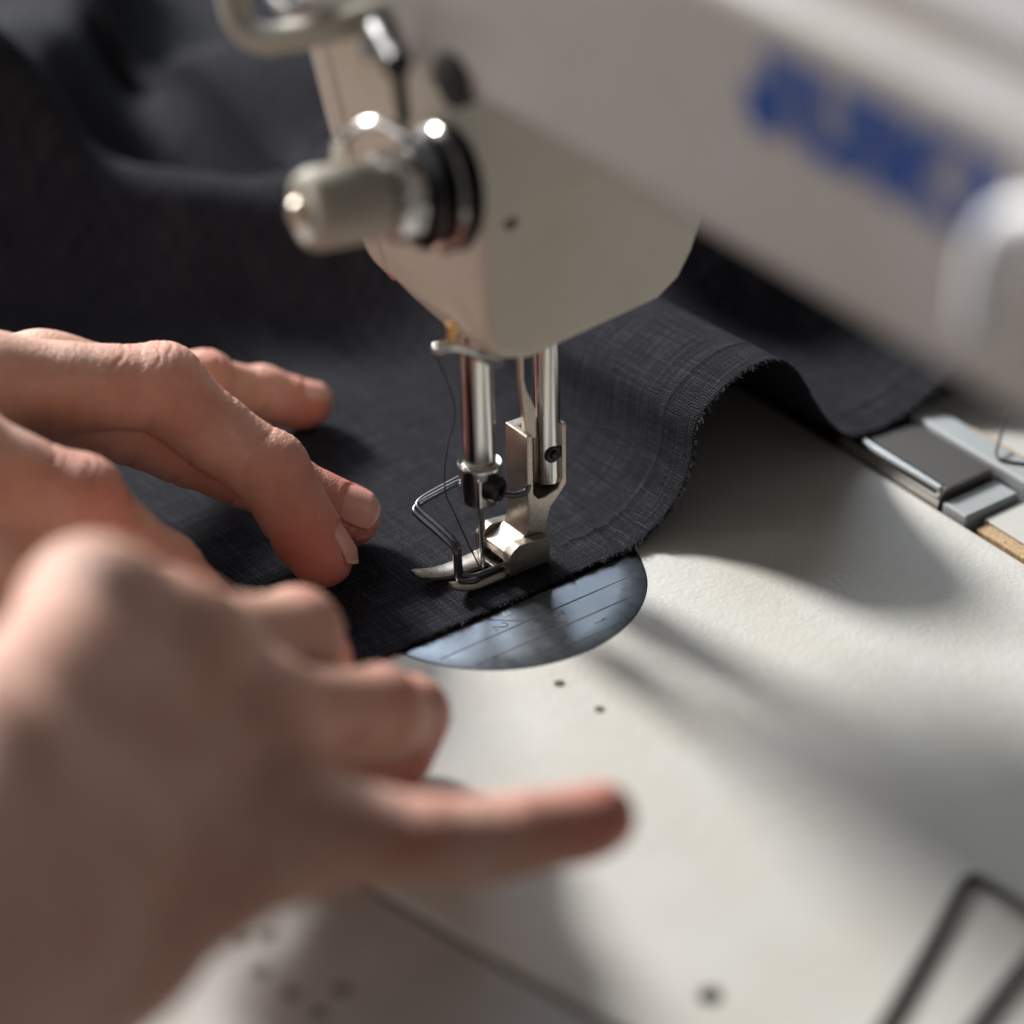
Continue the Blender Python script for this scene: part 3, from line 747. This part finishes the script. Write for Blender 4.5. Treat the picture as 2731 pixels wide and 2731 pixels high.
def build_hand(lo, hi, h, fingers, palm, label, creases=True, wname='hand', origin=(0, 0, 0)):
    """fingers: dicts with joints [mcp, pip, dip, tip], radii at them, up hint"""
    fl = Field(lo, hi, h)
    P = fl.new()
    for a, b, ra, rb, k in palm: fl.cone(P, a, b, ra, rb, k)
    allf = fl.new(); info = []
    for fg in fingers:
        J = [np.asarray(j, float) for j in fg['j']]; R = fg['r']; up = unit(fg.get('up', (0, 0, 1)))
        G = fl.new()
        T = [unit(J[i + 1] - J[i]) for i in range(len(J) - 1)]
        D = []
        for i, t in enumerate(T):
            dn = up - t * (up @ t); D.append(unit(dn))
        nseg = len(T)
        for i in range(nseg):
            a, b = J[i], J[i + 1]; m = (a + b) / 2
            plain = fg.get('plain', False); waist = (R[i] + R[i + 1]) * .5 if plain else min(R[i], R[i + 1]) * (.965 if i < nseg - 1 else 1.0)
            if i < nseg - 1:
                fl.cone(G, a, m - D[i] * .5, R[i], waist, 2.0); fl.cone(G, m - D[i] * .5, b, waist, R[i + 1], 2.0)
                fl.cone(G, a + (b - a) * .35 - D[i] * 1.6, a + (b - a) * .65 - D[i] * 1.6, waist * .86, waist * .86, 2.5)
            else:
                fl.cone(G, a, b, R[i], R[i + 1], 2.0)
                pad = a + (b - a) * .72 - D[i] * (R[i + 1] * .30)
                fl.cone(G, a + (b - a) * .45 - D[i] * .8, pad, R[i + 1] * .9, R[i + 1] * .86, 2.5)
            if 0 < i and not plain: fl.cone(G, J[i] + unit(D[i] + D[i - 1]) * 1.3, J[i] + unit(D[i] + D[i - 1]) * 1.3 + unit(np.cross(T[i], D[i])) * .1, R[i] - .75, R[i] - .75, 2.2)
        allf = smin(allf, G, fg.get('k', .9)); info.append((J, R, T, D))
    f = smin(P, allf, 7.0)
    V, Fc = surface_nets(f, fl.lo, h)
    adj = {}
    lab = np.arange(len(V))
    for _ in range(4000):
        m = lab[Fc].min(1); new = lab.copy()
        for k in range(4): np.minimum.at(new, Fc[:, k], m)
        new = new[new]
        if (new == lab).all(): break
        lab = new
    u_, cn = np.unique(lab, return_counts=True); keep = lab == u_[cn.argmax()]
    re = np.cumsum(keep) - 1; Fc = re[Fc[keep[Fc[:, 0]]]]; V = V[keep]
    # ---- smooth once, get normals
    def normals(V):
        a = V[Fc[:, 0]]; b = V[Fc[:, 1]]; c = V[Fc[:, 2]]; d = V[Fc[:, 3]]
        fn = np.cross(c - a, d - b); N = np.zeros_like(V)
        for k in range(4): np.add.at(N, Fc[:, k], fn)
        return N / (np.linalg.norm(N, axis=1, keepdims=True) + 1e-12)
    for _ in range(2):
        S = np.zeros_like(V); c = np.zeros(len(V))
        for k in range(4):
            np.add.at(S, Fc[:, k], V[Fc[:, (k + 1) % 4]] + V[Fc[:, (k + 3) % 4]]); np.add.at(c, Fc[:, k], 2)
        V = V * .4 + S / c[:, None] * .6
    N = normals(V)
    red = np.zeros(len(V)); disp = np.zeros(len(V))
    rng = np.random.RandomState(3)
    for J, R, T, D in info:
        # redness towards the tip and over the joints
        d = np.linalg.norm(V - J[-1], axis=1); red = np.maximum(red, np.clip(1.25 - d / (R[-1] * 2.1), 0, 1) * .9)
        for ji in range(1, len(J) - 1):
            c = J[ji]; d = np.linalg.norm(V - c, axis=1); near = d < R[ji] * 2.3
            dn = unit(D[ji] + D[ji - 1]); tt = unit(T[ji] + T[ji - 1]); ss_ = np.cross(tt, dn)
            red[near] = np.maximum(red[near], np.clip(1.35 - d[near] / (R[ji] * 1.3), 0, 1) * .62 * np.clip(N[near] @ dn * 1.2, 0, 1))
            if not creases: continue
            Q = V[near] - c; t = Q @ tt; lat = Q @ ss_; dor = np.clip((N[near] @ dn + .25) / .6, 0, 1)
            amp_j = .26 if ji == 1 else .17; span = R[ji] * (1.0 if ji == 1 else .6)
            nl = 11 if ji == 1 else 7
            tot = np.zeros(near.sum())
            for q in range(nl):
                t0 = (q / (nl - 1) - .5) * 2 * span - 1.5 + rng.normal(0, .35)
                bend = rng.normal(.0, .012) + (.018 if t0 > 0 else -.018)
                ph, fq = rng.rand() * 6, .5 + rng.rand() * .5
                tc = t0 + bend * lat ** 2 + .35 * np.sin(lat * fq + ph)
                wd = .26 + rng.rand() * .16; latw = R[ji] * (.7 + .4 * rng.rand()); lc = rng.normal(0, 1.5)
                tot += (1.25 if rng.rand() < .35 else rng.uniform(.25, .6)) * np.exp(-((t - tc) / wd) ** 2) * np.exp(-((lat - lc) / latw) ** 4)
            disp[near] -= amp_j * np.minimum(tot, 1.3) * dor
            # fine cross lines along the back of the finger
            # folds on the bending side
            pal = np.clip((-(N[near] @ dn) + .35) / .5, 0, 1)
            disp[near] -= .45 * np.exp(-(t / .55) ** 2) * pal
            # fine lines down the phalanx in front of the joint
            fine = np.sin((t + .25 * np.sin(lat * 1.1)) * 4.2) * np.exp(-((t + span) / (span * .9)) ** 2)
            disp[near] += .035 * fine * dor
    if creases:
        for J, R, T, D in info:
            for si in range(len(T)):
                a0, b0 = J[si], J[si + 1]; Ls = np.linalg.norm(b0 - a0); rr_ = max(R[si], R[si + 1])
                Q = V - a0; t = Q @ T[si]; rad = np.linalg.norm(Q - t[:, None] * T[si], axis=1)
                sel = (t > -2) & (t < Ls + 1) & (rad < rr_ * 1.35)
                if si == len(T) - 1: sel &= t < Ls * .45
                tq = t[sel]; lat = Q[sel] @ np.cross(T[si], D[si]); dor = np.clip((N[sel] @ D[si] + .1) / .7, 0, 1)
                w1 = np.sin(tq * 4.6 + 1.3 * np.sin(lat * .8 + tq * .5) + 2.1 * np.sin(tq * .37)); w2_ = np.sin(tq * 3.1 - .9 * np.sin(lat * 1.3 - tq * .3) + lat * .35)
                disp[sel] += (.030 * np.minimum(w1, .3) + .028 * np.minimum(w2_, .3)) * dor * (1.0 if si == 0 else .6)
    def nail_frame(J, R, T, D, fg):
        t, dn = T[-1], D[-1]
        if 'nup' in fg: dn = np.asarray(fg['nup'], float); dn = unit(dn - t * (dn @ t))
        r = R[-1]; return t, dn, np.cross(t, dn), r, r * 1.38, J[-1] - t * (r * .58)
    def nail_w(u): return .86 * (1 - .5 * np.maximum(0, (.25 - u) / .25) ** 2.0) * (1 - .30 * np.maximum(0, (u - .86) / .14) ** 2)
    for (J, R, T, D), fg in zip(info, fingers):
        if not fg.get('nail', True): continue
        t, dn, s_, r, L, c = nail_frame(J, R, T, D, fg)
        Q = V - c; u = Q @ t / L; th = np.arctan2(Q @ s_, Q @ dn); near = (np.linalg.norm(V - J[-1], axis=1) < r * 2.2)
        m = np.minimum(np.minimum(u * L, (1.15 - u) * L), (nail_w(u) - np.abs(th)) * r)      # mm inside the nail outline
        k = 1 / (1 + np.exp(-np.clip(m / .16, -30, 30)))
        disp[near] += (-.30 * k + .14 * np.exp(-((m + .5) / .45) ** 2) * (u < .95))[near]
        red[near] = np.maximum(red, .55 * np.exp(-((m + .3) / .6) ** 2))[near]
    V = V + N * disp[:, None]
    o = mesh_obj(wname, V, Fc.tolist(), M_skin, None, True, origin=origin)
    tag(o, label, 'hand')
    at = o.data.attributes.new('red', 'FLOAT', 'POINT'); at.data.foreach_set('value', red.astype(np.float32))
    if o.data.polygons[0].normal.dot(Vector(N[Fc[0][0]])) < 0: o.data.flip_normals()
    for (J, R, T, D), fg in zip(info, fingers):
        if not fg.get('nail', True): continue
        t, dn, s_, r, L, c = nail_frame(J, R, T, D, fg)
        nu, nv = 22, 17; V2, e2 = [], []
        for i in range(nu):
            u = i / (nu - 1)
            w = float(nail_w(u)) * .97
            for j in range(nv):
                v = (j / (nv - 1) - .5) * 2
                th = v * w
                # nail line: slight arch from root to free edge
                arch = .14 - .55 * (u - .42) ** 2 * 2.2
                rad = r * 1.0 + arch - .22
                if u > .72: rad -= (u - .72) * r * .55
                uu = u - .06 * v * v * (1 if u > .5 else -1) * abs(u - .5) * 2
                V2.append(c + t * (uu * L) + rad * (math.sin(th) * s_ * .98 + math.cos(th) * dn)); e2.append(.7 if u > .94 - .05 * v * v else 0.0)
        F2 = [(i * nv + j, i * nv + j + 1, (i + 1) * nv + j + 1, (i + 1) * nv + j) for i in range(nu - 1) for j in range(nv - 1)]
        nl = mesh_obj('fingernail', V2, F2, M_nail, o, True)
        a2 = nl.data.attributes.new('edge', 'FLOAT', 'POINT'); a2.data.foreach_set('value', np.array(e2, np.float32))
        m = nl.modifiers.new('t', 'SOLIDIFY'); m.thickness = .4 * MM; m.offset = -1
        if (np.array(nl.data.polygons[(nu // 2) * (nv - 1) + nv // 2].normal) @ dn) < 0: nl.data.flip_normals()
    return o

def J(*pts): return [px(u, v, z=z) for u, v, z in pts]
# hand pressing the fabric beside the foot (index, middle, ring, little finger)
a = J((-160, 1185, 52), (210, 1335, 38), (430, 1520, 20), (565, 1640, 9))
b = J((-80, 1010, 51), (430, 1035, 43), (718, 1255, 25), (858, 1478, 9.4))
c = J((80, 1035, 43), (500, 1190, 26), (760, 1305, 15.5), (932, 1375, 9))
d = J((110, 985, 33), (545, 1018, 19), (695, 1050, 12), (822, 1076, 8))
wr = px(-560, 985, z=52)
back = unit((.15, -.1, 1))
fl_ = [dict(j=a, r=[10.2, 9.3, 8.0, 6.9], up=(.25, -.1, 1), nail=True),
       dict(j=b, r=[10.2, 9.4, 8.3, 7.4], up=(.25, .25, 1), nup=(.42, .95, .5)),
       dict(j=c, r=[9.8, 8.6, 7.6, 7.0], up=(.35, -.25, 1)),
       dict(j=d, r=[8.4, 6.8, 6.1, 5.7], up=(.1, .1, 1))]
pal = [(wr, q[0] - A(0, 0, 4), 13, rr, 8) for q, rr in ((a, 10), (b, 10), (c, 9.5), (d, 8.5))]
pal += [(a[0] - A(0, 0, 5), b[0] - A(0, 0, 5), 9, 9, 7), (b[0] - A(0, 0, 5), c[0] - A(0, 0, 5), 9, 9, 7), (c[0] - A(0, 0, 5), d[0] - A(0, 0, 5), 9, 8, 7)]
th0 = (wr * .5 + a[0] * .5)
pal += [(th0 - A(-6, 0, 12), a[0] + A(16, 6, -26), 13, 11, 8), (a[0] + A(16, 6, -26), a[0] + A(34, 26, -38), 10.5, 9, 5)]
pal += [(wr, wr + (wr - b[0]) * .8, 17, 22, 8)]
hl = build_hand((-150, -165, -4), (10, 25, 82), .55, fl_, pal, 'hand with bent fingers pressing the dark fabric flat beside the presser foot', origin=tuple(b[3] * A(1, 1, 0)))

# hand resting on the white bed with the little finger stretched out
p = J((770, 2195, 37), (1165, 2240, 35), (1400, 2222, 36), (1600, 2182, 37))
r = J((640, 1895, 50), (1000, 1905, 28), (1085, 1912, 17), (1090, 1960, 9.5))
m_ = J((455, 1715, 66), (785, 1700, 37), (825, 1770, 23), (800, 1850, 11))
i_ = J((250, 1610, 78), (430, 1650, 50), (540, 1720, 24), (620, 1750, 10))
w2 = px(245, 2485, z=44); w2r = px(-100, 2080, z=92); w3 = px(-280, 3050, z=58); w3r = px(-640, 2750, z=112)
fr_ = [dict(j=p, r=[9.4, 7.7, 7.1, 6.5], up=(-.1, -.05, 1), plain=True, nail=False),
       dict(j=r, r=[9.6, 8.9, 7.8, 6.9], up=(.3, .5, .8), nail=False),
       dict(j=m_, r=[9.8, 9.0, 8.0, 7.2], up=(0, .4, 1), nail=False),
       dict(j=i_, r=[10.2, 9.2, 8.0, 7.0], up=(-.3, .3, 1), nail=False)]
# thumb below the palm
t0 = px(420, 2050, z=30); t1 = px(760, 2010, z=20); t2 = px(960, 2010, z=12); t3 = px(1060, 2000, z=9.5)
fr_.append(dict(j=[t0, t1, t2, t3], r=[11, 9.5, 8.4, 7.6], up=(-.3, -.3, 1), nail=False))
dp = A(-1.5, 0, -3)
pal = [(w2, p[0] + dp, 15, 10.5, 9), (w2 * .6 + w2r * .4, r[0] + dp, 14, 11, 9), (w2 * .3 + w2r * .7, m_[0] + dp, 13, 11, 9), (w2r, i_[0] + dp, 12, 10.5, 9), (w2, w2r, 15, 12, 9)]
pal += [(p[0] + dp, r[0] + dp, 9.5, 10.5, 8), (r[0] + dp, m_[0] + dp, 10.5, 10.5, 8), (m_[0] + dp, i_[0] + dp, 10.5, 10.5, 8)]
pal += [(w2r * .5 + w2 * .5, t0, 14, 12, 9), (w2, w3, 15, 20, 9), (w2r, w3r, 14, 20, 9), (w3, w3r, 20, 20, 9), (w2 * .5 + w2r * .5, w3 * .5 + w3r * .5, 17, 24, 9)]
hr = build_hand((-25, -300, -2), (185, -20, 140), .9, fr_, pal, 'blurred hand resting on the white machine bed with its little finger stretched out', False, origin=tuple(p[3] * A(1, 1, 0)))

# ================================================================== small things
th = [px(1160, 1040, x=-4), px(1200, 1130, x=-3), px(1192, 1230, x=-6), px(1186, 1300, x=-6), px(1205, 1350, x=-4), px(1240, 1430, x=-2.5), px(1275, 1512, x=-.8)]
th = [A(-4, -9, 62)] + [px(1212, 1080, x=-6), px(1196, 1180, x=-7), px(1186, 1260, x=-7), px(1190, 1320, x=-6), px(1208, 1360, x=-4.5), px(1244, 1440, x=-2.2), px(1279, 1512, x=-.5)]
tag(tube('sewing_thread', catmull(th, 6), .16, M_thread, None, 8), 'thin black thread running down to the needle eye', 'thread')
lt = [px(2700, 1040, z=9), px(2672, 1110, z=9), px(2662, 1180, z=8.6), px(2668, 1225, z=8.6), px(2700, 1236, z=4), px(2790, 1236, z=3)]
lt = [px(2712, 1050, z=8), px(2684, 1110, z=7.5), px(2664, 1180, z=6.5), px(2658, 1212, z=5.4), px(2676, 1228, z=5.0), px(2760, 1240, z=5.0)]
tag(tube('loose_thread', catmull(lt, 6), .3, M_thread, None, 8), 'loose dark thread end curling over the grey hinge strip', 'thread')
wz = 1.2
wl_ = [px(2210, 2960, z=wz), px(2300, 2810, z=wz), px(2360, 2712, z=wz), px(2470, 2525, z=wz), px(2548, 2385, z=wz), px(2572, 2350, z=wz), px(2602, 2338, z=wz), px(2640, 2358, z=wz), px(2752, 2432, z=wz), px(2785, 2465, z=wz), px(2770, 2510, z=wz), px(2640, 2670, z=wz), px(2470, 2890, z=wz)]  # return leg added to strengthen the wire's weak shadow line
tag(tube('wire_with_shadow_leg', catmull(wl_, 6), 1.0, M_wireL, None, 14), 'bent grey wire lying on the white machine bed, with a leg added as its shadow line', 'wire')
